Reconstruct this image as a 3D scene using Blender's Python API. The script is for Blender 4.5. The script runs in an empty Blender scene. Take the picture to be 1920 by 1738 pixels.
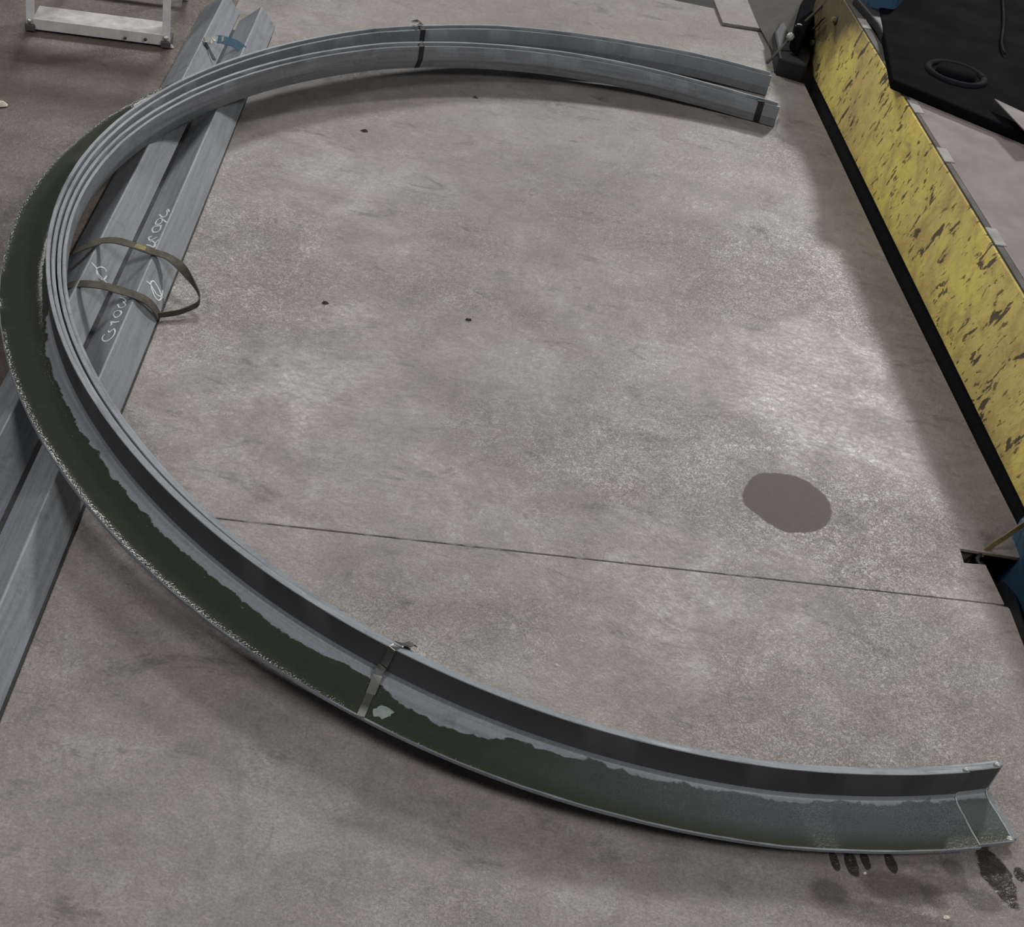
import bpy, bmesh, math, random
from mathutils import Vector, Matrix
random.seed(7)
scene = bpy.context.scene
COL = scene.collection

# ------------------------------------------------------------------ camera
H = 1.6
FPX = 2400.0
CR = Vector((0.9773847, 0.13130698, 0.16576376))
CD = Vector((0.21146902, -0.60688526, -0.76614041))
CF = Vector((0.0, 0.78386782, -0.62092773))
cam_d = bpy.data.cameras.new('camera'); cam = bpy.data.objects.new('camera', cam_d); COL.objects.link(cam)
m = Matrix.Identity(4)
for i in range(3):
    m[i][0] = CR[i]; m[i][1] = -CD[i]; m[i][2] = -CF[i]
m[2][3] = H
cam.matrix_world = m
cam_d.sensor_fit = 'HORIZONTAL'; cam_d.sensor_width = 36.0; cam_d.lens = FPX/1920*36.0
cam_d.clip_start = 0.05; cam_d.clip_end = 100
scene.camera = cam

# ------------------------------------------------------------------ world, lamps, exposure
w = bpy.data.worlds.new('world'); scene.world = w; w.use_nodes = True
w.node_tree.nodes['Background'].inputs[0].default_value = (0.96, 0.98, 1.0, 1)
w.node_tree.nodes['Background'].inputs[1].default_value = 0.075
def area(name, loc, target, sx, sy, power, col=(1, 1, 1)):
    d = bpy.data.lights.new(name, 'AREA'); d.shape = 'RECTANGLE'; d.size = sx; d.size_y = sy; d.energy = power; d.color = col
    o = bpy.data.objects.new(name, d); COL.objects.link(o); o.location = loc
    o.rotation_euler = (Vector(target)-Vector(loc)).to_track_quat('-Z', 'Y').to_euler()
    return o
area('ceiling_or_fill_lamp', (3.0, 9.8, 5.0), (0.5, 2.6, 0), .8, .6, 500, (1.0, 0.985, 0.96))
area('ceiling_or_fill_lamp', (-2.25, 8.5, 5.0), (-0.2, 2.2, 0), 1.4, 1.1, 240, (1.0, 0.985, 0.96))
area('ceiling_or_fill_lamp', (3.6, -0.8, 4.8), (0.2, 2.6, 0), 1.6, 1.2, 190, (1.0, 0.99, 0.97))  # unseen fill lamp, added to light the inner faces of the far bent angles
area('ceiling_or_fill_lamp', (-3.4, 0.6, 4.8), (0.6, 3.0, 0), 1.6, 1.2, 130, (1.0, 0.99, 0.97))  # unseen fill lamp, added to brighten the yellow beam from the left
vs = scene.view_settings
vs.view_transform = 'Standard'; vs.look = 'None'; vs.gamma = 1.0; vs.use_curve_mapping = False; vs.exposure = -0.08

# ------------------------------------------------------------------ helpers
def at(u, v, z=0.0):
    """world point at height z seen at photograph position u, v"""
    d = CF + CR*((u-960)/FPX) + CD*((v-869)/FPX)
    t = (z-H)/d.z
    return Vector((0, 0, H)) + d*t
def proj(P):
    d = Vector(P)-Vector((0, 0, H)); z = d.dot(CF)
    return 960+FPX*d.dot(CR)/z, 869+FPX*d.dot(CD)/z
def on_plane(u, v, p, n):
    d = CF + CR*((u-960)/FPX) + CD*((v-869)/FPX)
    o = Vector((0, 0, H))
    return o + d*((p-o).dot(n)/d.dot(n))
def link_mesh(name, me, mat=None, parent=None):
    o = bpy.data.objects.new(name, me); COL.objects.link(o)
    if mat: me.materials.append(mat)
    if parent: o.parent = parent
    return o
def mesh(name, verts, faces, mat=None, parent=None, smooth=False):
    me = bpy.data.meshes.new(name); me.from_pydata([tuple(v) for v in verts], [], faces)
    bm = bmesh.new(); bm.from_mesh(me); bmesh.ops.recalc_face_normals(bm, faces=bm.faces); bm.to_mesh(me); bm.free()
    if smooth: me.polygons.foreach_set('use_smooth', [True]*len(me.polygons))
    return link_mesh(name, me, mat, parent)
def tag(o, label=None, cat=None, group=None, kind=None):
    if label: o['label'] = label
    if cat: o['category'] = cat
    if group: o['group'] = group
    if kind: o['kind'] = kind
    return o
def empty(name, loc=(0, 0, 0)):
    o = bpy.data.objects.new(name, None); COL.objects.link(o); o.location = loc; o.empty_display_size = .05
    return o
def attach(o, parent):          # keep world coordinates of the mesh although the parent sits elsewhere
    o.parent = parent; o.matrix_parent_inverse = Matrix.Translation(parent.location).inverted()
    return o
def prism(name, pts, z0, z1, mat, parent=None, bevel=0):
    """polygon (xy) extruded z0..z1; pts may be Vectors"""
    n = len(pts)
    v = [(p[0], p[1], z0) for p in pts]+[(p[0], p[1], z1) for p in pts]
    f = [tuple(range(n-1, -1, -1)), tuple(range(n, 2*n))]+[(i, (i+1) % n, n+(i+1) % n, n+i) for i in range(n)]
    o = mesh(name, v, f, mat)
    if bevel: bev(o, bevel)
    if parent: attach(o, parent)
    return o
def bev(o, wdt, seg=2):
    bm = bmesh.new(); bm.from_mesh(o.data)
    ed = [e for e in bm.edges if len(e.link_faces) == 2 and e.calc_face_angle() > 0.5]
    bmesh.ops.bevel(bm, geom=ed, offset=wdt, segments=seg, affect='EDGES', profile=.5)
    bm.to_mesh(o.data); bm.free()
def slab(name, quad, nrm, th, mat, parent=None, bevel=0):
    """planar polygon in space thickened along -nrm"""
    n = len(quad); q = [Vector(p) for p in quad]; d = Vector(nrm).normalized()*th
    v = q+[p-d for p in q]
    f = [tuple(range(n)), tuple(range(2*n-1, n-1, -1))]+[(i, n+i, n+(i+1) % n, (i+1) % n) for i in range(n)]
    o = mesh(name, v, f, mat)
    if bevel: bev(o, bevel)
    if parent: attach(o, parent)
    return o
def tube(name, pts, r, mat, parent=None, seg=10, smooth=True):
    pts = [Vector(p) for p in pts]; n = len(pts); rs = r if isinstance(r, (list, tuple)) else [r]*n
    V, F = [], []
    for i, p in enumerate(pts):
        t = (pts[min(i+1, n-1)]-pts[max(i-1, 0)]).normalized()
        a = t.cross(Vector((0, 0, 1)))
        if a.length < 1e-3: a = t.cross(Vector((1, 0, 0)))
        a.normalize(); b = t.cross(a)
        for k in range(seg):
            c = 2*math.pi*k/seg
            V.append(p+(a*math.cos(c)+b*math.sin(c))*rs[i])
    for i in range(n-1):
        for k in range(seg):
            F.append((i*seg+k, i*seg+(k+1) % seg, (i+1)*seg+(k+1) % seg, (i+1)*seg+k))
    F.append(tuple(range(seg))[::-1]); F.append(tuple(range((n-1)*seg, n*seg)))
    o = mesh(name, V, F, mat, smooth=smooth)
    if parent: attach(o, parent)
    return o
def catmull(P, k=8):
    P = [Vector(p) for p in P]; out = []
    for i in range(len(P)-1):
        a = P[max(i-1, 0)]; b = P[i]; c = P[i+1]; d = P[min(i+2, len(P)-1)]
        for j in range(k):
            t = j/k
            out.append(0.5*((2*b)+(c-a)*t+(2*a-5*b+4*c-d)*t*t+(3*b-a-3*c+d)*t**3))
    out.append(P[-1]); return out
def ribbon(name, pts, wvec, wdt, th, mat, parent=None, smooth=False):
    """strip along pts, wvec = width direction(s)"""
    pts = [Vector(p) for p in pts]; n = len(pts)
    if not isinstance(wvec, list): wvec = [wvec]*n
    wd = wdt if isinstance(wdt, list) else [wdt]*n
    V, F = [], []
    for i, p in enumerate(pts):
        t = (pts[min(i+1, n-1)]-pts[max(i-1, 0)]).normalized()
        wv = Vector(wvec[i]); wv = (wv-t*wv.dot(t)).normalized(); nn = t.cross(wv).normalized()
        if nn.z < 0 and abs(nn.z) > .02: nn = -nn
        for a, b in ((-1, 0), (1, 0), (1, 1), (-1, 1)):
            V.append(p+wv*(a*wd[i]/2)+nn*(b*th))
    for i in range(n-1):
        for k in range(4):
            F.append((i*4+k, i*4+(k+1) % 4, (i+1)*4+(k+1) % 4, (i+1)*4+k))
    F.append((3, 2, 1, 0)); F.append(tuple(range((n-1)*4, n*4)))
    o = mesh(name, V, F, mat, smooth=smooth)
    if parent: attach(o, parent)
    return o

# ------------------------------------------------------------------ materials
class NT:
    def __init__(s, name):
        s.mat = bpy.data.materials.new(name); s.mat.use_nodes = True
        s.t = s.mat.node_tree; s.b = s.t.nodes['Principled BSDF']
        s.geo = s.t.nodes.new('ShaderNodeNewGeometry'); s.pos = s.geo.outputs['Position']
    def n(s, kind, **kw):
        x = s.t.nodes.new(kind)
        for k, v in kw.items(): setattr(x, k, v)
        return x
    def set(s, sock, val):
        if isinstance(val, bpy.types.NodeSocket): s.t.links.new(val, sock)
        elif isinstance(val, (tuple, list)) and len(val) == 3 and sock.type == 'RGBA': sock.default_value = (*val, 1)
        else: sock.default_value = val
    def noise(s, scale, detail=4, rough=.55, dist=0, vec=None):
        x = s.n('ShaderNodeTexNoise'); s.set(x.inputs['Vector'], vec or s.pos)
        x.inputs['Scale'].default_value = scale; x.inputs['Detail'].default_value = detail
        x.inputs['Roughness'].default_value = rough; x.inputs['Distortion'].default_value = dist
        return x.outputs['Fac']
    def ramp(s, fac, stops):
        x = s.n('ShaderNodeValToRGB'); s.set(x.inputs['Fac'], fac); e = x.color_ramp.elements
        col = lambda c: (*(c if isinstance(c, (tuple, list)) else (c, c, c)), 1)
        e[0].position = stops[0][0]; e[0].color = col(stops[0][1]); e[1].position = stops[-1][0]; e[1].color = col(stops[-1][1])
        for p_, c in stops[1:-1]:
            q = e.new(p_); q.color = col(c)
        return x.outputs['Color']
    def math(s, op, a, b=0.0, c=None, clamp=False):
        x = s.n('ShaderNodeMath', operation=op); x.use_clamp = clamp
        s.set(x.inputs[0], a); s.set(x.inputs[1], b)
        if c is not None: s.set(x.inputs[2], c)
        return x.outputs[0]
    def mix(s, fac, a, b, blend='MIX'):
        x = s.n('ShaderNodeMix', data_type='RGBA', blend_type=blend)
        s.set(x.inputs[0], fac); s.set(x.inputs[6], a); s.set(x.inputs[7], b)
        return x.outputs[2]
    def mapr(s, v, a, b, c, d, smooth=False):
        x = s.n('ShaderNodeMapRange'); x.clamp = True
        if smooth: x.interpolation_type = 'SMOOTHSTEP'
        for i, q in enumerate((v, a, b, c, d)): s.set(x.inputs[i], q)
        return x.outputs[0]
    def vscale(s, vec, sc, rot=(0, 0, 0), loc=(0, 0, 0)):
        x = s.n('ShaderNodeMapping'); s.set(x.inputs['Vector'], vec)
        x.inputs['Scale'].default_value = sc; x.inputs['Rotation'].default_value = rot; x.inputs['Location'].default_value = loc
        return x.outputs[0]
    def bump(s, h, strength=.2, dist=.002):
        x = s.n('ShaderNodeBump'); s.set(x.inputs['Height'], h); x.inputs['Strength'].default_value = strength; x.inputs['Distance'].default_value = dist
        s.t.links.new(x.outputs[0], s.b.inputs['Normal'])
    def out(s, col=None, rough=None, metal=None, spec=None):
        for k, v in (('Base Color', col), ('Roughness', rough), ('Metallic', metal), ('Specular IOR Level', spec)):
            if v is not None: s.set(s.b.inputs[k], v)
        return s.mat
    def ellipse(s, c, rx, ry, rot, wob=.25, wscale=9, soft=.12):
        """mask of an irregular stain lying on the floor"""
        v = s.n('ShaderNodeVectorMath', operation='SUBTRACT'); s.set(v.inputs[0], s.pos); v.inputs[1].default_value = (c[0], c[1], 0)
        r = s.n('ShaderNodeVectorRotate', rotation_type='Z_AXIS'); s.set(r.inputs['Vector'], v.outputs[0]); r.inputs['Angle'].default_value = -rot
        q = s.vscale(r.outputs[0], (1/rx, 1/ry, 0))
        l = s.n('ShaderNodeVectorMath', operation='LENGTH'); s.set(l.inputs[0], q)
        d = s.math('ADD', l.outputs['Value'], s.math('MULTIPLY', s.math('SUBTRACT', s.noise(wscale, 4), .5), wob*2))
        return s.mapr(d, 1-soft, 1+soft, 1, 0, True)

def plain(name, col, rough=.5, metal=0.0, var=.15, scale=25, bump=0.0, spec=.5):
    t = NT(name); n = t.noise(scale, 6, .6)
    c = t.mix(n, tuple(x*(1-var*2) for x in col), tuple(min(1, x*(1+var)) for x in col))
    if bump: t.bump(t.noise(scale*6, 4), bump, .001)
    return t.out(c, t.mapr(n, .3, .7, min(1, rough+.1), rough-.06), metal, spec)

def floor_material(name, stains=(), base=1.0, tone=(1.0, 1.0)):
    t = NT(name)
    big = t.noise(1.3, 3, .5); mid = t.noise(6, 8, .72, .5); fine = t.noise(42, 8, .75, .8)
    k = lambda r, g_, b: (r*base, g_*base*tone[0], b*base*tone[1])
    c = t.mix(t.mapr(big, .38, .62, 0, 1), k(.212, .191, .184), k(.268, .254, .243))
    tint = t.noise(1.1, 3, .55, vec=t.vscale(t.pos, (1, 1, 1), loc=(4.1, 2.2, 0)))
    c = t.mix(t.mapr(tint, .44, .64, 0, .6), c, k(.215, .180, .175))
    tint2 = t.noise(3.6, 4, .6, .5, vec=t.vscale(t.pos, (1, 1, 1), loc=(1.7, 8.2, 0)))
    c = t.mix(t.mapr(tint2, .52, .60, 0, .6), c, k(.232, .197, .193))
    c = t.mix(t.mapr(mid, .46, .70, 0, .55), c, k(.115, .105, .098))
    c = t.mix(t.mapr(mid, .26, .46, .55, 0), c, k(.36, .355, .345))
    sm = t.noise(7, 8, .74, .9, vec=t.vscale(t.pos, (.75, 1.5, 1), rot=(0, 0, .25)))
    c = t.mix(t.mapr(sm, .565, .68, 0, .8), c, k(.075, .070, .066))
    c = t.mix(t.mapr(fine, .52, .72, 0, .5), c, k(.095, .087, .082))
    c = t.mix(t.mapr(fine, .30, .44, .28, 0), c, k(.40, .39, .38))
    st = t.noise(16, 5, .7, 1.2, vec=t.vscale(t.pos, (3.2, .7, 1), rot=(0, 0, .5)))
    c = t.mix(t.mapr(st, .62, .70, 0, .45), c, k(.09, .083, .078))
    zone = t.mapr(t.noise(1.7, 4, .6, vec=t.vscale(t.pos, (1, 1, 1), loc=(7.7, 1.3, 0))), .40, .60, 0, 1)
    q = t.math('ABSOLUTE', t.math('SUBTRACT', t.noise(85, 3, .55, 1.8), .5))
    line = t.mapr(q, .0, .05, 1, 0)
    c = t.mix(t.math('MULTIPLY', line, t.math('MULTIPLY', zone, .38)), c, k(.10, .092, .086))
    grain = t.noise(230, 4, .7)
    c = t.mix(t.mapr(grain, .32, .60, .5, 0), c, k(.08, .075, .07))
    r = t.mapr(mid, .35, .65, .36, .52)
    bh = t.math('ADD', t.noise(60, 5, .65, 1.6), t.math('MULTIPLY', t.math('MULTIPLY', line, zone), -.35))
    for kind, cen, rx, ry, rot, wob in stains:
        mk = t.ellipse(cen, rx, ry, rot, wob, 40 if kind == 'oil' else 13, {'smear': .3, 'oil': .1, 'damp': .025}[kind])
        if kind == 'damp':
            c = t.mix(mk, c, t.mix(fine, (.100, .086, .081), (.070, .060, .057))); r = t.mix(mk, r, (.75, .75, .75)); bh = t.math('MULTIPLY', bh, t.math('SUBTRACT', 1, t.math('MULTIPLY', mk, .7)))
        elif kind == 'oil':
            c = t.mix(t.math('MULTIPLY', mk, .92), c, (.018, .015, .012)); r = t.mix(mk, r, (.22, .22, .22))
        else:
            c = t.mix(t.math('MULTIPLY', mk, .6), c, (.05, .042, .038))
    t.bump(bh, .6, .0024)
    return t.out(c, r, 0.0, .38)

def steel_material(name, col=(.176, .188, .206), wet=False, rough=.55):
    """mill-scale steel; the UV map runs along the bar (u, metres) and across its section (v, metres)"""
    t = NT(name)
    uv = t.n('ShaderNodeUVMap', uv_map='UVMap').outputs[0]
    streak = t.noise(9, 6, .65, .3, vec=t.vscale(uv, (.45, 9, 1)))
    blot = t.noise(14, 6, .65, .5); fine = t.noise(170, 4, .65)
    c = t.mix(t.mapr(streak, .35, .66, 0, 1), tuple(x*.78 for x in col), tuple(x*1.2 for x in col))
    c = t.mix(t.mapr(blot, .56, .72, 0, .55), c, tuple(x*.45 for x in col))
    c = t.mix(t.mapr(fine, .45, .7, 0, .35), c, tuple(x*1.5 for x in col))
    r = t.mapr(blot, .3, .7, rough-.05, rough+.12); hgt = fine
    t.set(t.b.inputs['Metallic'], .12)
    if wet:
        sep = t.n('ShaderNodeSeparateXYZ'); t.set(sep.inputs[0], uv)
        deg, acr = sep.outputs[0], sep.outputs[1]          # here u is the bend angle / 100, v the distance from the leg
        lim = t.ramp(t.mapr(deg, 1.4, 3.0, 0, 1), [(0, 1.0), (.12, 1.0), (.185, 1.0), (.205, .10), (.40, .10), (.43, .48), (.46, .62), (.55, .66), (.62, .62), (.66, .68), (.695, .62), (.715, .82), (.735, .86), (.755, .56), (.80, .50), (1, .46)])
        lim = t.math('SUBTRACT', t.math('MULTIPLY_ADD', t.math('GREATER_THAN', lim, .9), .22, lim), .4)
        wob = t.math('MULTIPLY', t.math('SUBTRACT', t.noise(17, 4, .6, .3), .5), .46)
        d = t.math('SUBTRACT', t.math('ADD', t.math('DIVIDE', acr, .092), wob), lim)
        top = t.mapr(acr, -.0005, .0003, 0, 1)             # only the upper side of the flange
        mk = t.math('MULTIPLY', t.mapr(d, -.012, .012, 0, 1), top)
        along = t.mapr(deg, 2.55, 2.80, 0, 1, True)
        green = t.mix(t.noise(30, 5, .6), (.021, .024, .018), (.038, .042, .032))
        gb = t.mix(t.mapr(t.noise(620, 3, .7), .38, .70, 0, 1), (.042, .050, .052), (.135, .152, .158))
        gb = t.mix(t.mapr(t.noise(11, 4, .6), .42, .62, 0, .6), gb, (.062, .072, .074))
        gb = t.mix(t.mapr(acr, .055, .086, 0, 1), gb, (.042, .046, .034))
        oil = t.mix(along, green, gb)
        leg = t.mapr(acr, -1.6, -1.4, 1, 0)                 # outer side of the leg, oil soaked
        c = t.mix(leg, c, t.mix(t.mapr(streak, .3, .7, 0, 1), (.030, .030, .033), (.058, .060, .065)))
        c = t.mix(mk, c, oil); r = t.mix(mk, r, t.mix(along, (.13, .13, .13), (.34, .34, .34)))
        t.set(t.b.inputs['Metallic'], t.math('MULTIPLY', t.math('SUBTRACT', 1, mk), .12))
        rim = t.mapr(t.math('ABSOLUTE', t.math('SUBTRACT', d, .10)), 0, .16, 1, 0)         # ridged edge of the oil film
        lip = t.mapr(acr, .078, .091, 0, .8)                                                 # beads along the outer edge
        ridge = t.mapr(t.math('ABSOLUTE', t.math('ADD', t.math('SUBTRACT', acr, .017), t.math('MULTIPLY', wob, .018))), .001, .007, 1, 0)   # rippled crest of the pooled oil
        ridge = t.math('MULTIPLY', ridge, t.math('MULTIPLY', t.mapr(deg, 1.74, 1.84, 0, 1), t.mapr(deg, 2.16, 2.42, 1, 0)))
        rim = t.math('MAXIMUM', rim, t.math('MULTIPLY', ridge, 3.5))
        amp = t.math('MULTIPLY', t.math('MAXIMUM', t.math('MAXIMUM', rim, lip), t.math('MULTIPLY', along, .55)), mk)
        hgt = t.math('ADD', t.math('MULTIPLY', t.noise(240, 3, .6, .8), t.math('ADD', t.math('MULTIPLY', amp, 2.4), .05)), t.math('MULTIPLY', mk, .4))
        t.bump(hgt, .35, .0012)
    else:
        t.bump(hgt, .18, .0008)
    return t.out(c, r, None, .5)

M = {}
p = lambda u, v: at(u, v, 0)
stains_main = [('damp', p(1475, 941), .094, .092, .5, .16)]
stains_near = [('oil', p(1565, 1614), .0075, .018, .2, .35), ('oil', p(1596, 1618), .011, .024, .2, .35), ('oil', p(1622, 1612), .0075, .017, .2, .35),
               ('oil', p(1670, 1617), .009, .02, .25, .35), ('smear', p(1555, 1672), .03, .022, 0, .4), ('smear', p(1690, 1668), .06, .03, -.1, .5),
               ('smear', p(1750, 1682), .022, .024, 0, .5), ('oil', p(1868, 1640), .024, .055, .35, .55), ('smear', p(1845, 1690), .035, .02, 0, .5),
               ('smear', p(1660, 1715), .11, .018, .05, .6), ('oil', p(1912, 1640), .010, .014, 0, .4), ('smear', p(1785, 1625), .02, .015, 0, .4)]
M['plate'] = floor_material('worn_floor_plate', stains_main)
M['plate_near'] = floor_material('worn_floor_plate_oily', stains_near)
M['concrete'] = floor_material('brown_concrete', (), .52, (.90, .79))
M['pit'] = plain('pit_and_shade_black', (.006, .006, .007), .7)
M['steel'] = steel_material('mill_scale_steel')
M['wet'] = steel_material('oily_wet_steel', wet=True)
M['cut'] = plain('bright_cut_edge', (.42, .44, .45), .45, .5, .2, 90)
M['seal'] = plain('bright_seal', (.62, .62, .60), .22, .9, .3, 45)
M['black_band'] = plain('black_band', (.012, .012, .014), .45)
M['band'] = plain('steel_band', (.33, .33, .32), .28, .9, .25, 60)
M['chalk'] = plain('white_chalk', (.72, .74, .75), .9, 0, .15, 300)
M['sling'] = plain('olive_webbing', (.060, .053, .036), .8, 0, .35, 60, .4)
M['sling_tag'] = plain('yellow_stitching', (.24, .20, .08), .85, 0, .4, 160)
M['blue_band'] = plain('blue_band', (.055, .125, .19), .45, 0, .2, 40)
M['alu'] = plain('scuffed_aluminium', (.62, .61, .61), .45, .2, .22, 30, .1)
M['alu_dirty'] = plain('dirty_aluminium', (.42, .40, .39), .55, .1, .38, 24, .1)
M['rubber'] = plain('grey_rubber', (.06, .055, .055), .7)
M['dark'] = plain('oily_black_iron', (.014, .015, .018), .55, .2, .3, 12)
M['darker'] = plain('black_housing', (.0045, .0047, .0060), .95, 0, .3, 8, 0, .03)
M['soot'] = plain('sooty_iron', (.016, .017, .020), .9, 0, .3, 14, 0, .05)
M['blue'] = plain('blue_machine_paint', (.030, .080, .140), .5, 0, .3, 10)
M['sheet'] = plain('greyish_sheet_steel', (.20, .172, .170), .75, 0, .14, 8, .1, .2)
M['guard'] = plain('grey_brown_cover', (.085, .080, .071), .75, 0, .2, 9, 0, .2)
M['rail'] = plain('worn_rail', (.27, .26, .24), .7, 0, .2, 30, 0, .2)
M['rusty'] = plain('rusty_strip', (.16, .12, .06), .6, .1, .5, 40)
M['crumb_pale'] = plain('pale_crumb', (.62, .57, .48), .8)
M['crumb_dark'] = plain('dark_crumb', (.03, .028, .026), .7)
M['bolt'] = plain('shiny_bolt', (.55, .55, .53), .35, .6)

def yellow_material():
    t = NT('chipped_yellow_paint')
    rel = t.n('ShaderNodeTexCoord').outputs['Object']
    a = t.noise(3.0, 5, .65, .3); b = t.noise(11, 7, .7, .5)
    c = t.mix(t.mapr(a, .36, .60, 0, 1), (1.0, .82, .20), (.76, .59, .21))
    c = t.mix(t.mapr(b, .47, .68, 0, .8), c, (.46, .34, .14))
    turned = t.vscale(rel, (1, 1, 1), rot=(-2.035, 0, 0))
    chip = t.noise(16, 5, .62, .4, vec=t.vscale(turned, (1.0, .5, 1.6)))
    c = t.mix(t.mapr(chip, .595, .62, 0, .92), c, (.085, .062, .05))
    c2 = t.noise(34, 4, .6, .3, vec=t.vscale(turned, (1, .5, 1.7)))
    c = t.mix(t.mapr(c2, .61, .64, 0, .8), c, (.11, .075, .04))
    sep = t.n('ShaderNodeSeparateXYZ'); t.set(sep.inputs[0], rel)
    greasy = t.mapr(t.math('ADD', t.math('MULTIPLY_ADD', sep.outputs[2], 1.5, sep.outputs[1]), t.math('MULTIPLY', t.noise(8, 5), .4)), 1.52, 1.74, 0, .92)
    c = t.mix(greasy, c, (.075, .058, .036))
    t.bump(t.math('ADD', t.math('MULTIPLY', chip, -1), t.noise(22, 6, .7, .5, vec=t.vscale(turned, (1, .4, 1.4)))), .5, .006)
    return t.out(c, t.mapr(b, .3, .7, .42, .6), 0, .5)
M['yellow'] = yellow_material()

# ------------------------------------------------------------------ floor: slab, plates, pit
ang = math.radians(98.3)
ML = Vector((math.cos(ang), math.sin(ang), 0))           # along the machine, away from the viewer
MP = Vector((math.sin(ang), -math.cos(ang), 0))          # across, to the right
floor_out = [(-7, -1.5), (1.6, -1.5)]
edge = [at(1990, 1390), at(1920, 1210), at(1894, 1142), at(1884, 1133), at(1848, 1058), at(1808, 1055), at(1800, 1028), at(1912, 1046)]
gap0 = at(1510, 161); gap1 = at(1909, 985)
main_top = [gap1, at(1846, 860), at(1668, 497), at(1508, 157), at(1455, 141), at(1447, 100), at(1432, 58), at(1345, 17), at(1262, 0)]
base = [Vector((-7, -2, 0)), Vector((1.00, -2, 0))]+[e-Vector((.09, 0, 0)) for e in edge]+[e-Vector((.07, .02, 0)) for e in main_top]+[Vector((.15, 5.5, 0)), Vector((-.4, 9, 0)), Vector((-7, 9, 0))]
fl = prism('floor', base, -.45, -.0075, M['concrete']); tag(fl, 'brown concrete floor of the workshop', None, None, 'structure')
# plate line on the left lies beneath the straight bars
BD = Vector((math.cos(math.radians(97.5)), math.sin(math.radians(97.5)), 0))
BN = Vector((BD.y, -BD.x, 0))                            # to the right of the bars
def barline(off, y):
    q = Vector((-0.905, 2.0, 0))+BN*off
    return q+BD*((y-q.y)/BD.y)
sa, sb = at(410, 972), at(1858, 1131)
sd = (sb-sa).normalized(); 
sl = sa+sd*((barline(-.02, 1.6)-sa).dot(sd))
g = Vector((-sd.y, sd.x, 0))*.0014
near_pl = [Vector((-.62, -1.9, 0)), Vector((1.02, -1.9, 0)), edge[0], edge[1], edge[2], at(1889, 1137)-g, sb-g, sl-g]
far_pl = [sl+g, sb+g, edge[3]+g*.5, edge[4], edge[5], edge[6], edge[7]]+main_top+[Vector((.22, 5.08, 0)), Vector((-.35, 5.3, 0)), barline(-.02, 5.0)]
for nm, pl, mt in (('floor_plate', near_pl, M['plate_near']), ('floor_plate', far_pl, M['plate'])):
    o = prism(nm, pl, -.008, 0, mt); bev(o, .001, 1); o.parent = fl
pit = prism('pit_floor', [Vector((.5, -2, 0)), Vector((4, -2, 0)), Vector((4, 9, 0)), Vector((-.4, 9, 0))], -.47, -.46, M['pit']); pit.name = 'floor_pit'; tag(pit, 'black oily pit below the machine', None, None, 'structure')
# weld beads along the seam
for i in range(14):
    k = .02+.5*random.random()
    q = sa+sd*((sb-sa).length*k)
    if i > 11: q = sa+sd*((sb-sa).length*random.uniform(.6, .99))
    l = random.uniform(.006, .03)
    n2 = Vector((-sd.y, sd.x, 0))
    o = mesh('weld_bead', [q-sd*l, q-n2*.0025, q+sd*l, q+n2*.0025, q+Vector((0, 0, .0022))], [(0, 1, 4), (1, 2, 4), (2, 3, 4), (3, 0, 4), (3, 2, 1, 0)], M['rail']); o.parent = fl

# ------------------------------------------------------------------ straight angle bars
TH, BXL, BXR, BH = .008, .068, .045, .058     # section 100 x 75 lying on both leg edges
def straight_bar(name, ridge_off, y0, y1, label, zlift=.003):
    """inverted V angle: ridge up, both legs down"""
    xl, xr, h, t = BXL, BXR, BH, TH
    nl = Vector((h, xl)).normalized(); nr = Vector((xr, -h)).normalized()      # not used for shading, only offsets
    al = math.atan2(h, xl); ar = math.atan2(h, xr)
    il = (-xl+t*math.sin(al)*.9, 0); ir = (xr-t*math.sin(ar)*.9, 0)
    kl, kr = h/xl, h/xr
    prof = [(-xl, 0), (-.0030, h-.0030*kl), (-.0010, h-.0016), (.0008, h-.0018), (.0022, h-.0022*kr), (xr, 0), ir, (-.001, h-t*1.4), il]
    a, b = barline(ridge_off, y0), barline(ridge_off, y1)
    n = 60; L = (b-a).length; V, F, UV = [], [], []
    per = [0]
    for i in range(len(prof)): per.append(per[-1]+math.dist(prof[i], prof[(i+1) % len(prof)]))
    k = len(prof)
    for i in range(n+1):
        q = a.lerp(b, i/n)
        for (x, z) in prof: V.append(q+BN*x+Vector((0, 0, z+zlift)))
    for i in range(n):
        for j in range(k):
            F.append((i*k+j, i*k+(j+1) % k, (i+1)*k+(j+1) % k, (i+1)*k+j)); UV.append((i*L/n, per[j], (i+1)*L/n, per[j+1]))
    F.append(tuple(range(k))); F.append(tuple(range(n*k, n*k+k)))
    me = bpy.data.meshes.new(name); me.from_pydata([tuple(v) for v in V], [], F)
    uvl = me.uv_layers.new(name='UVMap')
    for pi, po in enumerate(me.polygons):
        if pi < len(UV):
            u0, v0, u1, v1 = UV[pi]
            for li, c in zip(po.loop_indices, ((u0, v0), (u0, v1), (u1, v1), (u1, v0))): uvl.data[li].uv = c
    bm = bmesh.new(); bm.from_mesh(me); bmesh.ops.recalc_face_normals(bm, faces=bm.faces); bm.to_mesh(me); bm.free()
    o = link_mesh(name, me, M['steel']); tag(o, label, 'steel angle', 'straight steel angles under the bent ones')
    return o, BH
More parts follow.
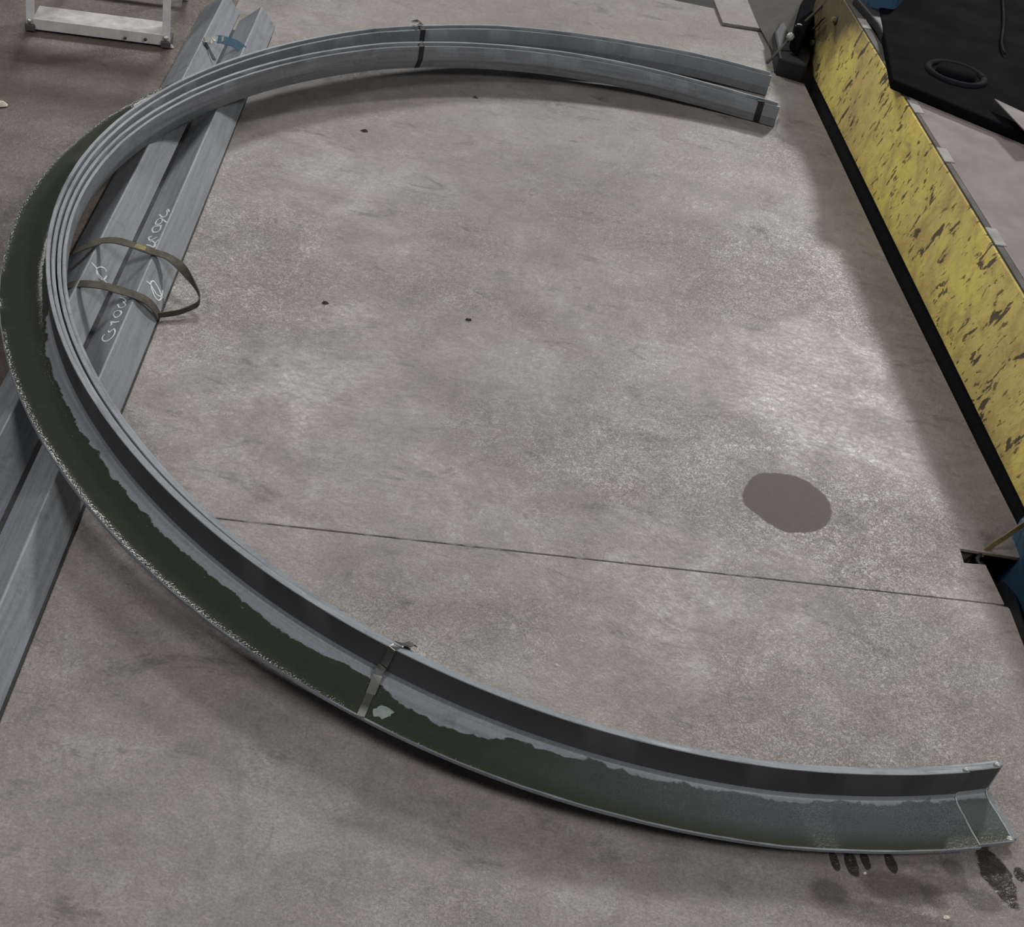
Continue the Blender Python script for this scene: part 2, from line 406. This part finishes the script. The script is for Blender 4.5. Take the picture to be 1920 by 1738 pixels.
# offsets of the two ridges across the bars
R_OFF, L_OFF = .081, -.042
bar_r, hw = straight_bar('straight_angle_bar', R_OFF, .55, 3.95, 'straight grey steel angle with chalk words, nearer the open floor, ridge up')
bar_l, _ = straight_bar('straight_angle_bar', L_OFF, .55, 4.0, 'straight grey steel angle on the ladder side of its twin, ridge up')
a_, b_ = barline(0, .55), barline(0, 3.86)
ps = prism('gap_shade_strip', [a_-BN*.085, a_+BN*(R_OFF+BXR+.006), b_+BN*(R_OFF+BXR+.001), b_-BN*.085], .0, .003, M['pit']); tag(ps, 'thin black strip added as painted shade under the two straight angles', 'strip')  # added strip: its black colour paints the shade between and beside the bars
def chalk(name, strokes, parent, ridge_off, side, wd=.0032):
    q = barline(ridge_off, 2.4)+Vector((0, 0, hw+.003)); nrm = (BN*side*BH+Vector((0, 0, BXL if side < 0 else BXR))).normalized()
    q = q+nrm*(-.0)
    V, F = [], []
    for s in strokes:
        pts = catmull([Vector((x, y, 0)) for x, y in s], 5)
        P = [on_plane(120+a.x/6.207, 380+a.y/6.207, q, nrm) for a in pts]
        i0 = len(V)
        for i, pp in enumerate(P):
            t = (P[min(i+1, len(P)-1)]-P[max(i-1, 0)]).normalized(); wv = t.cross(nrm)
            e = wd*random.uniform(.75, 1.15)/2
            for a, b in ((-1, -.0012), (1, -.0012), (1, .0006), (-1, .0006)): V.append(pp+wv*(a*e)+nrm*b)
        for i in range(len(P)-1):
            for k in range(4): F.append((i0+i*4+k, i0+i*4+(k+1) % 4, i0+(i+1)*4+(k+1) % 4, i0+(i+1)*4+k))
        F.append((i0+3, i0+2, i0+1, i0)); e0 = i0+(len(P)-1)*4; F.append((e0, e0+1, e0+2, e0+3))
    o = mesh(name, V, F, M['chalk'], parent); o['label'] = 'white handwritten chalk marks'
    return o
ground = [[(478, 1532), (447, 1568), (455, 1605), (495, 1612), (545, 1583), (583, 1535), (594, 1490), (580, 1468)], [(580, 1468), (552, 1490), (528, 1508), (515, 1492)],
          [(643, 1384), (600, 1393), (548, 1388)], [(545, 1388), (555, 1415), (535, 1430)],
          [(575, 1302), (598, 1266), (648, 1258), (668, 1284), (640, 1322), (600, 1336), (575, 1302)],
          [(625, 1185), (648, 1222), (690, 1217), (718, 1190), (688, 1150)], [(655, 1103), (700, 1118), (722, 1150)], [(700, 1085), (740, 1095)]]
drops = [[(962, 492), (1000, 500), (1046, 520), (1062, 484), (1030, 448), (1000, 462)], [(1102, 428), (1066, 466), (1040, 518)],
         [(985, 402), (998, 440), (1040, 425), (1082, 402)], [(985, 402), (1020, 395)],
         [(1040, 346), (1026, 312), (1052, 280), (1100, 272), (1140, 268)], [(1128, 272), (1120, 310), (1085, 342), (1040, 346)],
         [(1066, 238), (1086, 203), (1130, 180), (1146, 212), (1112, 250), (1070, 252), (1066, 238)], [(1130, 180), (1190, 228)],
         [(1112, 138), (1140, 166), (1180, 162), (1200, 128), (1200, 92), (1216, 78), (1224, 108)]]
chalk('chalk_writing', ground, bar_r, R_OFF, -1); chalk('chalk_writing', drops, bar_r, R_OFF, -1)
chalk('chalk_mark', [[(1012, 922), (1042, 914), (1082, 968), (1122, 1048), (1132, 1108), (1102, 1136), (1060, 1100), (1030, 1030), (1008, 955), (1012, 922)], [(960, 915), (1000, 948), (1040, 1010), (1085, 1075), (1155, 1102)], [(1148, 1020), (1138, 1112)]], bar_r, R_OFF, 1)
chalk('chalk_mark', [[(380, 764), (428, 748), (478, 770), (490, 802)], [(380, 764), (384, 830), (430, 890), (470, 886), (496, 850)], [(320, 700), (368, 752), (398, 826), (450, 886), (512, 945)]], bar_l, L_OFF, 1)

# ------------------------------------------------------------------ bent angles
CX, CY = .325, 2.745
RA = [(75, 1.558), (80, 1.552), (90, 1.53), (100, 1.489), (110, 1.45), (120, 1.42), (130, 1.402), (140, 1.397), (150, 1.4), (160, 1.41), (170, 1.422), (180, 1.435), (190, 1.446), (200, 1.455), (210, 1.462), (220, 1.467), (230, 1.47), (240, 1.471), (250, 1.47), (260, 1.467), (270, 1.461), (280, 1.455), (290, 1.452), (300, 1.449)]
RB = [(75, 1.293), (80, 1.289), (90, 1.281), (100, 1.285), (110, 1.292), (120, 1.299), (130, 1.308), (140, 1.321), (150, 1.338), (160, 1.358), (170, 1.379), (180, 1.399), (190, 1.413), (200, 1.422), (210, 1.427), (220, 1.429), (230, 1.431), (240, 1.433), (250, 1.437), (260, 1.4365), (270, 1.431), (280, 1.425), (290, 1.4215), (300, 1.4185)]
def tab(T, x):
    for i in range(len(T)-1):
        if x <= T[i+1][0] or i == len(T)-2:
            (x1, y1), (x2, y2) = T[i], T[i+1]; y0 = T[max(i-1, 0)][1]; y3 = T[min(i+2, len(T)-1)][1]
            t = (x-x1)/(x2-x1)
            return .5*(2*y1+(y2-y0)*t+(2*y0-5*y1+4*y2-y3)*t*t+(3*y1-y0-3*y2+y3)*t**3)
def lin(T, x):
    if x <= T[0][0]: return T[0][1]
    for (x1, y1), (x2, y2) in zip(T, T[1:]):
        if x <= x2: return y1+(y2-y1)*(x-x1)/(x2-x1)
    return T[-1][1]
LH, FW, LT = .073, .100, .008
def rings_at(th):
    """leg inner radius and heel height of the four bent angles (inner to outer) at bend angle th"""
    a = tab(RA, th); b = tab(RB, th)+.004
    gap = a-b; step = min(gap/3, .0095)
    ro = [b, b+step, a-step, a]
    ca, sa_ = math.cos(math.radians(th)), math.sin(math.radians(th))
    x = CX+1.42*ca
    zb = lin([(-1.25, .063), (-.7, .061), (.5, .004), (1, .001)], x)
    up = lin([(80, 0), (98, .002), (118, .0175)], th)
    return [(ro[0]-LT, zb), (ro[1]-LT, zb+.0085), (ro[2]-LT, zb+up), (ro[3]-LT, zb+up+.0085)]
def pol(th, r, z):
    return Vector((CX+r*math.cos(math.radians(th)), CY+r*math.sin(math.radians(th)), z))
def bent_angle(idx, t0, t1, label, mat, seed, tilt=0):
    fr = .010
    prof = [(.0145, 0), (.001, .030), (0, .033), (0, LH-.001), (.001, LH), (LT-.001, LH), (LT, LH-.001), (LT, LT+fr), (LT+fr*.3, LT+fr*.3), (LT+fr, LT), (FW-.0015, LT), (FW, LT-.0015), (FW, .0005), (FW-.001, 0)]
    k = len(prof); n = int((t1-t0)/1.0)
    V, F, UV = [], [], []
    rnd = random.Random(seed)
    for i in range(n+1):
        th = t0+(t1-t0)*i/n; r0, z0 = rings_at(th)[idx]
        for j, (x, z) in enumerate(prof):
            jx = rnd.uniform(-.0006, .0006) if j in (4, 5, 10, 11) else 0
            V.append(pol(th, r0+x+jx, z0+z))
    wet = mat is M['wet']
    per = [0]
    for i in range(k): per.append(per[-1]+math.dist(prof[i], prof[(i+1) % k]))
    for i in range(n):
        ta = t0+(t1-t0)*i/n; tb = t0+(t1-t0)*(i+1)/n
        for j in range(k):
            j2 = (j+1) % k
            F.append((i*k+j, i*k+j2, (i+1)*k+j2, (i+1)*k+j))
            if wet:
                if j in (7, 8, 9): UV.append((ta/100, prof[j][0]-LT, tb/100, prof[j2][0]-LT))
                else: UV.append((ta/100, -2.0, tb/100, -2.0) if j == 6 else (ta/100, -1.0, tb/100, -1.0))
            else: UV.append((ta*.0255, per[j], tb*.0255, per[j+1]))
    F.append(tuple(range(k))); F.append(tuple(range(n*k, n*k+k)))
    me = bpy.data.meshes.new('bent_angle_bar'); me.from_pydata([tuple(v) for v in V], [], F)
    uvl = me.uv_layers.new(name='UVMap')
    for pi, po in enumerate(me.polygons):
        if pi < len(UV):
            u0, v0, u1, v1 = UV[pi]
            for li, c in zip(po.loop_indices, ((u0, v0), (u0, v1), (u1, v1), (u1, v0))): uvl.data[li].uv = c
        elif wet:
            for li in po.loop_indices: uvl.data[li].uv = (t0/100, -1)
        if pi < len(UV) and pi % k in (0, 1, 2, 3, 6, 7, 8, 9): po.use_smooth = True
    bm = bmesh.new(); bm.from_mesh(me); bmesh.ops.recalc_face_normals(bm, faces=bm.faces); bm.to_mesh(me); bm.free()
    # smooth only across the small fillet and along the arc
    me.materials.append(mat); me.materials.append(M['cut'])
    for po in me.polygons:
        if po.index >= len(UV): po.material_index = 1
        elif po.index % k in (4,): po.material_index = 1 if rnd.random() < .0 else 0
    o = bpy.data.objects.new('bent_angle_bar', me); COL.objects.link(o)
    try:
        me.set_sharp_from_angle(angle=math.radians(35))
    except Exception: pass
    tag(o, label, 'steel angle', 'nested bent steel angles')
    return o
b1 = bent_angle(0, 77.9, 292.6, 'innermost bent steel angle, tied with a black band at its far end', M['steel'], 1)
b2 = bent_angle(1, 78.3, 292.5, 'second bent steel angle from the inside, nested in the innermost one', M['steel'], 2)
a1 = bent_angle(2, 80.6, 291.9, 'third bent steel angle, sticking out beneath the oily one at its near end', M['wet'], 3)
a2 = bent_angle(3, 80.9, 289.3, 'outermost bent steel angle with dark wet oil on its flange', M['wet'], 4)
pr = pol(253.4, rings_at(253.4)[3][0]+.075, rings_at(253.4)[3][1]+LT)
V = [pr+Vector((0, 0, .0012))]
for i in range(18):
    a = 2*math.pi*i/18; q = random.uniform(.7, 1.15)
    V.append(pr+Vector((.019*q*math.cos(a), .013*q*math.sin(a), .0003)))
o = mesh('residue_patch', V, [(0, 1+i, 1+(i+1) % 18) for i in range(18)], plain('pale_green_residue', (.25, .30, .29), .7, 0, .3, 90), a2); o['label'] = 'pale greenish residue'
# burrs along the cut ends
for ob, th, idx in ((a1, 291.9, 2), (a2, 289.3, 3)):
    r0, z0 = rings_at(th)[idx]
    pts = [(LT*.5, LH), (LT*.5, LH*.6), (LT, LT+.008), (LT+.012, LT), (FW*.35, LT), (FW*.6, LT), (FW*.97, LT)]
    P = [pol(th-.05, r0+x, z0+z) for x, z in pts]
    o = tube('cut_burr', [q+Vector((random.uniform(-.0008, .0008), 0, 0)) for q in catmull(P, 3)], [.0011+.0009*random.random() for _ in range(19)], M['cut'], ob, 6)
for ob, th, idx, x, z, r in ((a1, 291.75, 2, LT*.5, LH, .006), (a2, 289.1, 3, LT*.5, LH, .005), (a1, 291.7, 2, FW-.004, LT*.6, .007)):
    r0, z0 = rings_at(th)[idx]; c = pol(th, r0+x, z0+z)
    tube('burr_lump', [c+Vector((-r, 0, 0)), c+Vector((-r*.4, r*.1, .001)), c+Vector((r*.5, .001, 0)), c+Vector((r, 0, 0))], [r*.4, r*.75, r*.7, r*.3], M['cut'], ob, 7)

# ------------------------------------------------------------------ bands around the bent angles
def tang(th): return Vector((-math.sin(math.radians(th)), math.cos(math.radians(th)), 0))
# steel band on the near side (runs a little askew)
def ringp(th, idx, x, z): r0, z0 = rings_at(th)[idx]; return pol(th, r0+x, z0+z)
def th_for(idx, x, z, u, lo_, hi):
    for _ in range(40):
        mid = (lo_+hi)/2
        a = proj(ringp(lo_, idx, x, z))[0]-u; b = proj(ringp(mid, idx, x, z))[0]-u
        if a*b <= 0: hi = mid
        else: lo_ = mid
    return (lo_+hi)/2
qo = th_for(3, FW, LT, 676, 235, 275); qh = th_for(3, LT+.004, LT+.004, 711, 235, 275); qt = th_for(3, LT, LH, 736, 235, 275)
qm = lambda k: qo+(qh-qo)*k
bp = [ringp(qo, 0, FW+.006, -.001), ringp(qo, 3, FW+.0008, .003), ringp(qo, 3, FW, LT+.0006), ringp(qh, 3, LT+.007, LT+.0008), ringp(qh+.1, 3, LT+.001, LT+.009), ringp(qt, 3, LT+.0006, LH+.0008),
      ringp(qt+.1, 3, 0, LH+.0010), ringp(qt+.3, 0, LT, LH+.0010), ringp(qt+.35, 0, -.0008, LH+.0008), ringp(qt+.35, 0, -.0008, .03)]
sb_ = empty('steel_band', ringp(qh, 0, .05, 0)); tag(sb_, 'shiny steel strapping band clamped round the near bent angles', 'strap')
wdir = tang(250)
ribbon('band', bp, wdir, .0125, .0007, M['band'], sb_)
ribbon('seal', [ringp(qm(.45), 3, LT+.048, LT+.0016), ringp(qm(.7), 3, LT+.028, LT+.0022), ringp(qm(.92), 3, LT+.011, LT+.0040), ringp(qh+.05, 3, LT+.0045, LT+.012), ringp(qh+.15, 3, LT+.003, LT+.020)], wdir, .0150, .0016, M['seal'], sb_)
ribbon('band_tail', [ringp(qt+.15, 3, -.004, LH+.002), ringp(qt+.3, 0, 0, LH+.0045), ringp(qt+.5, 0, -.010, LH+.003), ringp(qt+.6, 0, -.013, LH-.004)], wdir, .014, .001, M['black_band'], sb_)
# black band holding both far pairs
def black_band(u, idxs, label, w=.017, rng=(100, 150)):
    P = []
    o_, i_ = idxs[-1], idxs[0]
    th = th_for(o_, 0, LH, u, *rng); tb = th_for(i_, 0, LH, u, *rng)
    P += [ringp(th, o_, FW+.002, .002), ringp(th, o_, FW+.001, LT), ringp(th, o_, LT+.001, LH+.0006), ringp(th, idxs[-2], -.001, LH+.0006)]
    if len(idxs) == 4: P += [ringp(th, 2, -.0015, .02), ringp((th+tb)/2, 1, LT+.03, LT+.012), ringp(tb, 1, LT+.001, LH+.001)]
    P += [ringp(tb, i_, -.0012, LH+.0006), ringp(tb, i_, -.0012, .033), ringp(tb, i_, .0133, .0005)]
    e = empty('black_band', ringp(tb, i_, 0, 0)); tag(e, label, 'strap')
    ribbon('band', P, tang(tb), w, .0012, M['black_band'], e)
    return e, th
bb, tbb = black_band(791, [0, 1, 2, 3], 'black strapping band round all bent angles on the far side')
c = ringp(tbb, 3, LT, LH+.004)
ribbon('band_tail', [c+tang(tbb)*.035+Vector((0, .01, .004)), c+tang(tbb)*.014+Vector((0, 0, .009)), c, c-Vector((0, .02, .002))], Vector((.4, .9, .2)), .010, .0012, M['black_band'], bb)
black_band(1428, [0, 1], 'black band round the far tip of the inner bent pair', .020, (78.5, 95))

# ------------------------------------------------------------------ webbing sling and blue band on the straight bars
def zp(zx, zy, z): return at(120+zx/6.207, 380+zy/6.207, z)
up = [zp(40, 640, .030), zp(130, 575, .050), zp(280, 510, .062), zp(440, 448, .066), zp(600, 445, .074), zp(760, 485, .078), zp(920, 540, .074), zp(1050, 580, .064), zp(1200, 630, .056), zp(1330, 720, .052),
      zp(1450, 850, .046), zp(1545, 990, .040), zp(1585, 1100, .032), zp(1560, 1180, .024), zp(1480, 1225, .018), zp(1350, 1275, .014), zp(1210, 1300, .012), zp(1105, 1312, .012)]
lo = [zp(20, 990, .035), zp(100, 960, .050), zp(250, 950, .062), zp(450, 972, .066), zp(600, 1012, .064), zp(780, 1065, .062), zp(860, 1095, .060), zp(950, 1140, .050), zp(1040, 1222, .032), zp(1092, 1310, .012), zp(1088, 1352, .002)]
sg = empty('webbing_sling', barline(R_OFF, 2.2)); tag(sg, 'olive webbing sling looped over both straight angles', 'sling')
UPV = Vector((0, 0, 1))
P = catmull(up, 6); n = len(P); wv, ww = [], []
for i in range(n):
    k = i/(n-1); q = min(1, max(0, (k-.50)/.16))
    wv.append((BD*(1-q)+UPV*q*1.0+BN*.0)); ww.append(.024*(1-q)+.013*q if k < .97 else .012)
ribbon('sling_band', P, wv, ww, .0022, M['sling'], sg)
P = catmull(lo, 6)
ribbon('sling_band', P, BD, .026, .0022, M['sling'], sg)
a_ = up[5]; b_ = up[6]
ribbon('stitched_label', [a_.lerp(b_, .45)+Vector((0, 0, .0032)), a_.lerp(b_, .8)+Vector((0, 0, .0030)), b_.lerp(up[7], .25)+Vector((0, 0, .003))], BD, .018, .0006, M['sling_tag'], sg)
bl = empty('blue_band', barline(L_OFF, 3.55)); tag(bl, 'blue strapping band with silver end across the far straight angles', 'strap')
bpts = [at(384, 77, .060), at(397, 74.5, .062), at(412, 74, .064), at(425, 77, .064), at(440, 82, .060), at(452, 90, .056), at(458, 94, .052)]
P = catmull(bpts, 5)
ribbon('band', P[8:], (BD+UPV*.8), .026, .0016, M['blue_band'], bl)
ribbon('crimped_end', [q+Vector((0, 0, .004*math.sin(i*1.1))) for i, q in enumerate(P[:14])], (BD+UPV*.8), .018, .0016, M['bolt'], bl)
ribbon('band_side', [at(384, 79, .058), at(391, 92, .035), at(402, 112, .012)], BD, .02, .0015, M['black_band'], bl)

# ------------------------------------------------------------------ machine with the yellow face
Y0 = at(1697, 497, 0.0)                                    # point on the lower edge of the yellow face
s_far = (at(1500, 90, 0)-Y0).dot(ML)
origin = Y0.copy()
mc = empty('press_machine', (origin.x, origin.y, -.46)); tag(mc, 'large machine with chipped yellow front beam beside the floor plates', 'machine')
def mw(s, d, z): return Vector((origin.x, origin.y, 0))+ML*s+MP*d+Vector((0, 0, z))
def mbox(name, s0, s1, d0, d1, z0, z1, mat, bevel=0, parent=None):
    v = [mw(s, d, z) for z in (z0, z1) for s, d in ((s0, d0), (s1, d0), (s1, d1), (s0, d1))]
    f = [(3, 2, 1, 0), (4, 5, 6, 7), (0, 1, 5, 4), (1, 2, 6, 5), (2, 3, 7, 6), (3, 0, 4, 7)]
    o = mesh(name, v, f, mat)
    if bevel: bev(o, bevel)
    if parent is None: attach(o, mc)
    return o
S1 = s_far-.02
# yellow face: local coordinates (y along, z up) used by its material
yf = bpy.data.meshes.new('yellow_beam')
o = mbox('yellow_beam', 0, 1, 0, 1, 0, 1, M['yellow'], 0, parent=False)
me = o.data
for v, (d, s, z) in zip(me.vertices, [(0, -2.2, 0), (0, S1, 0), (.022, S1, 0), (.022, -2.2, 0), (0, -2.2, .297), (0, S1, .297), (.022, S1, .297), (.022, -2.2, .297)]): v.co = (d, s, z)
bev(o, .003)
o.parent = mc; o.location = (0, 0, .46); o.rotation_euler = (0, 0, ang-math.pi/2)
yb_ = o
mbox('under_beam', -2.2, S1, .03, .5, -.45, .29, M['dark'])
mbox('front_footing', -2.2, S1, .012, .03, -.45, -.01, M['dark'])
mbox('top_rail', -2.2, S1, .004, .034, .297, .303, M['guard'], .001)
for s0 in (-.75, -.42, .02, .33, .62, .98):
    mbox('weld_patch', s0, s0+.085, .001, .03, .302, .306, M['rail'], .001)
# table sheet behind the beam
ta, tb = at(1700, 179, .3), at(1960, 287, .3)
t0_ = at(1905, 525, .3)
# end frame (dark casting) standing on the sheet
fd = (tb-ta).normalized(); fn = Vector((fd.y, -fd.x, 0))
sheet = [ta+fn*.0-Vector((0, 0, 0)), mw(-2.2, .036, .303), mw(-2.2, 1.2, .303), ta+fd*1.4]
sheet = [Vector((q.x, q.y, .304)) for q in sheet]
slab('table_sheet', sheet, (0, 0, 1), .004, M['sheet'], mc)
E0 = ta+fn*.02-fd*.02
bed = [E0-fd*.03, E0+fd*1.6, E0+fd*1.9+ML*2.2, at(1700, -60, .335)+ML*.6, at(1640, -30, .335)]
prism('dark_bed', [Vector((q.x, q.y, 0)) for q in bed], .304, .335, M['darker'], mc, .008)
bc = at(1792, 140, .335)
rg = [bc+Vector((.085*math.cos(a), .085*math.sin(a), .002)) for a in [2*math.pi*i/28 for i in range(29)]]
tube('boss_ring', rg, .010, M['soot'], mc, 8)
tube('boss_cap', [bc-Vector((0, 0, .01)), bc+Vector((0, 0, .012))], .06, M['darker'], mc, 24)
tube('bed_cable', catmull([at(1880, -10, .345), at(1882, 40, .345), at(1878, 80, .345), at(1884, 100, .345)], 6), .004, M['soot'], mc, 8)
# stray sheet corner in front of the frame
zc = .36
slab('sheet_corner', [at(1865, 185, zc), at(1925, 248, zc), at(1990, 250, zc), at(1925, 213, zc)], (0, 0, 1), .003, M['sheet'], mc)
mbox('corner_post', -.78, -.60, .42, .60, .30, .357, M['darker'])
# blue gear housing above the far end of the beam
hb = [at(1603, 10, .3), at(1622, 30, .3), at(1672, 38, .3), at(1700, 0, .3), at(1650, -40, .3), at(1590, -30, .3)]
prism('blue_housing', hb, .304, .42, M['blue'], mc, .02)
# frame side between housing and rail
prism('frame_foot', [at(1596, 8, .3), at(1640, 60, .3), at(1690, 160, .3), at(1735, 120, .3), at(1690, 30, .3)], .299, .33, M['dark'], mc, .006)
# bolts and hook at the far end of the yellow face
fnv = -MP
for u, v in ((1568, 38), (1527, 81)):
    c = on_plane(u, v, mw(0, 0, 0), MP)
    tube('bolt_head', [c+fnv*-.004, c+fnv*.012, c+fnv*.017], [.011, .011, .006], M['sling_tag'], mc, 6, False)
    tube('washer', [c+fnv*-.002, c+fnv*.003], .017, M['dark'], mc, 14)
hk = [on_plane(u, v, mw(0, -.012, 0), MP) for u, v in ((1516, 62), (1522, 57), (1532, 48), (1540, 38), (1546, 33))]
tube('hook_rod', catmull(hk, 4), .004, M['guard'], mc, 8)
# dark bearing block and bracket beyond the far end
blk = [at(1452, 138), at(1504, 153), at(1513, 125), at(1500, 88), at(1484, 60), at(1452, 72), at(1443, 88)]
prism('bearing_block', blk, -.03, .06, M['dark'], mc, .008)
blk2 = [at(1478, 92, .06), at(1494, 108, .06), at(1532, 40, .06), at(1570, -20, .06), at(1530, -30, .06), at(1488, 50, .06)]
prism('bearing_cap', blk2, .06, .15, M['darker'], mc, .01)
# grey sloping cover plate
ga, gb_, gc = at(1425, 52, .014), at(1450, 97, .02), at(1565, -10, .17)
gn = (gb_-ga).cross(gc-ga).normalized(); gn = -gn if gn.z < 0 else gn
gq = [on_plane(u, v, ga, gn) for u, v in ((1398, 6), (1425, 52), (1450, 97), (1480, 74), (1575, -22), (1470, -70), (1405, -20))]
slab('sloping_cover', gq, gn, .008, M['guard'], mc)
rp = [at(1438, 118, .022), at(1462, 94, .06), at(1484, 68, .10), at(1500, 50, .13), at(1530, 22, .18), at(1556, -6, .23)]
tube('tie_rod', rp, .0055, M['guard'], mc, 8)
for k in ((2, 1482, 69, .10), (3, 1498, 52, .13)):
    c = at(k[1], k[2], k[3]+.008); d = (rp[4]-rp[1]).normalized()
    tube('nut', [c-d*.011, c-d*.005, c+d*.006, c+d*.011], [.009, .014, .014, .010], M['bolt'], mc, 8, False)

# blue pedestal and lever at the near end of the beam
bq = [at(1896, 1000), at(1918, 1062), at(1990, 1120), at(2010, 985), at(1935, 968)]
prism('blue_pedestal', bq, -.45, .045, M['blue'], mc, .012)
prism('dark_foot', [at(1852, 1060)+Vector((.012, 0, 0)), at(1905, 1048), at(1930, 1075), at(1960, 1170), at(1990, 1300), at(1965, 1300), at(1905, 1150)], -.45, -.06, M['dark'], mc, .006)
lv = empty('lever_strip', at(1840, 1040)); tag(lv, 'rusty yellowish metal strip leaning from the notch to the blue pedestal', 'lever')
lp = [at(1838, 1040, -.012), at(1862, 1020, .012), at(1885, 1005, .03), at(1915, 984, .05), at(1945, 966, .065)]
ribbon('strip', lp, (UPV+ML*.4), .011, .004, M['rusty'], lv)
tube('ring_end', [at(1838, 1038, -.008), at(1832, 1048, -.012), at(1834, 1058, -.016), at(1841, 1056, -.02)], .005, M['dark'], lv, 8)

# ------------------------------------------------------------------ loose plate at the far edge of the floor
lpq = [at(1338, 0, .01), at(1355, 43, .01), at(1431, 55, .01), at(1404, 0, .01), at(1390, -20, .01)]
lo_ = prism('loose_floor_plate', lpq, .001, .012, M['plate'], None, .001); tag(lo_, 'small loose steel plate at the far floor edge under the grey cover', 'plate')

# ------------------------------------------------------------------ step ladder
lA = at(61, 56, 0); lB = at(306, 87, 0)
ld = (lB-lA).normalized(); lb = Vector((-ld.y, ld.x, 0)); W = (lB-lA).length
ldr = empty('step_ladder', (lA+lB)/2); tag(ldr, 'scuffed aluminium step ladder standing on the brown concrete', 'ladder')
def lw(x, y, z): return lA+ld*x+lb*y+Vector((0, 0, z-.004))
def lbox(name, x0, x1, y0, y1, z0, z1, mat, lean=0, bv=.0015):
    v = []
    for z in (z0, z1):
        for x, y in ((x0, y0), (x1, y0), (x1, y1), (x0, y1)): v.append(lw(x, y+lean*z, z))
    o = mesh(name, v, [(3, 2, 1, 0), (4, 5, 6, 7), (0, 1, 5, 4), (1, 2, 6, 5), (2, 3, 7, 6), (3, 0, 4, 7)], mat)
    if bv: bev(o, bv)
    return attach(o, ldr)
LEAN = .22
for x in (-.018, W-.004):
    lbox('rail', x, x+.022, 0, .014, .012, .57, M['alu'], LEAN)
    lbox('rail', x, x+.004, .014, .07, .012, .57, M['alu'], LEAN)
    lbox('rubber_foot', x-.003, x+.025, -.004, .075, 0, .02, M['rubber'], 0, .003)
    tube('rivet', [lw(x+.011, -.003, .03), lw(x+.011, .004, .03)], .007, M['bolt'], ldr, 8)
for z in (.036, .30, .54):
    y0 = LEAN*z
    st = lbox('step', .0, W, y0, y0+.10, z-.003, z, M['alu_dirty'])
    lbox('step_lip', .0, W, y0-.003, y0, z-.032, z+.001, M['alu'])
    lbox('step_lip', .0, W, y0+.10, y0+.103, z-.032, z, M['alu'])
for x in (.03, W+.012):
    lbox('rear_leg', x, x+.018, .40, .418, .0, .56, M['alu'], -.18)
lbox('rear_brace', .03, W+.03, .386, .398, .05, .075, M['alu'], 0)
for k, (x, y) in enumerate(((1540/5.647, 415/5.647), (1325/5.647, 402/5.647))):
    c = on_plane(x, y, lw(0, -.004, 0), lb); tube('screw', [c, c-lb*.003], .005, M['rubber'], ldr, 8)

# ------------------------------------------------------------------ crumbs and chips on the floor
def crumb(name, u, v, r, mat, label, cat, grp=None):
    z = -.004 if u < 360 and v < 400 else 0
    c = at(u, v, z); n = 7; V = []
    for k in range(n):
        a = 2*math.pi*k/n; q = r*random.uniform(.6, 1.2); V.append(c+Vector((q*math.cos(a)*1.3, q*math.sin(a), 0)))
    for k in range(n):
        a = 2*math.pi*k/n+.2; q = r*random.uniform(.3, .8); V.append(c+Vector((q*math.cos(a), q*math.sin(a)*.8, r*random.uniform(.5, .9))))
    F = [tuple(range(n))[::-1], tuple(range(n, 2*n))]+[(i, (i+1) % n, n+(i+1) % n, n+i) for i in range(n)]
    o = mesh(name, V, F, mat); tag(o, label, cat, grp); return o
crumb('pale_chip', 321, 88, .009, M['crumb_pale'], 'white chip on the concrete beside the ladder foot', 'chip')
crumb('pale_chip', 3, 197, .014, M['crumb_pale'], 'tan chip on the concrete at the left edge of the photo', 'chip')
crumb('pale_chip', 1044, 1247, .0035, M['crumb_pale'], 'tiny pale chip on the floor plate right of the shiny steel band', 'chip')
crumb('pale_chip', 1622, 1637, .0025, M['crumb_pale'], 'tiny pale chip among the oil drips below the near end', 'chip')
crumb('pale_chip', 1776, 1721, .004, M['crumb_pale'], 'small pale sliver near the bottom right of the photo', 'chip')
crumb('dark_chip', 879, 600, .007, M['crumb_dark'], 'dark chip in the middle of the open floor plate', 'chip')
crumb('dark_chip', 609, 568, .007, M['crumb_dark'], 'dark chip on the open floor right of the sling', 'chip')
crumb('dark_chip', 892, 183, .008, M['crumb_dark'], 'dark chip on the floor just inside the far bent angles', 'chip')
crumb('dark_chip', 683, 246, .008, M['crumb_dark'], 'dark chip inside the far bend, left of its twin', 'chip')
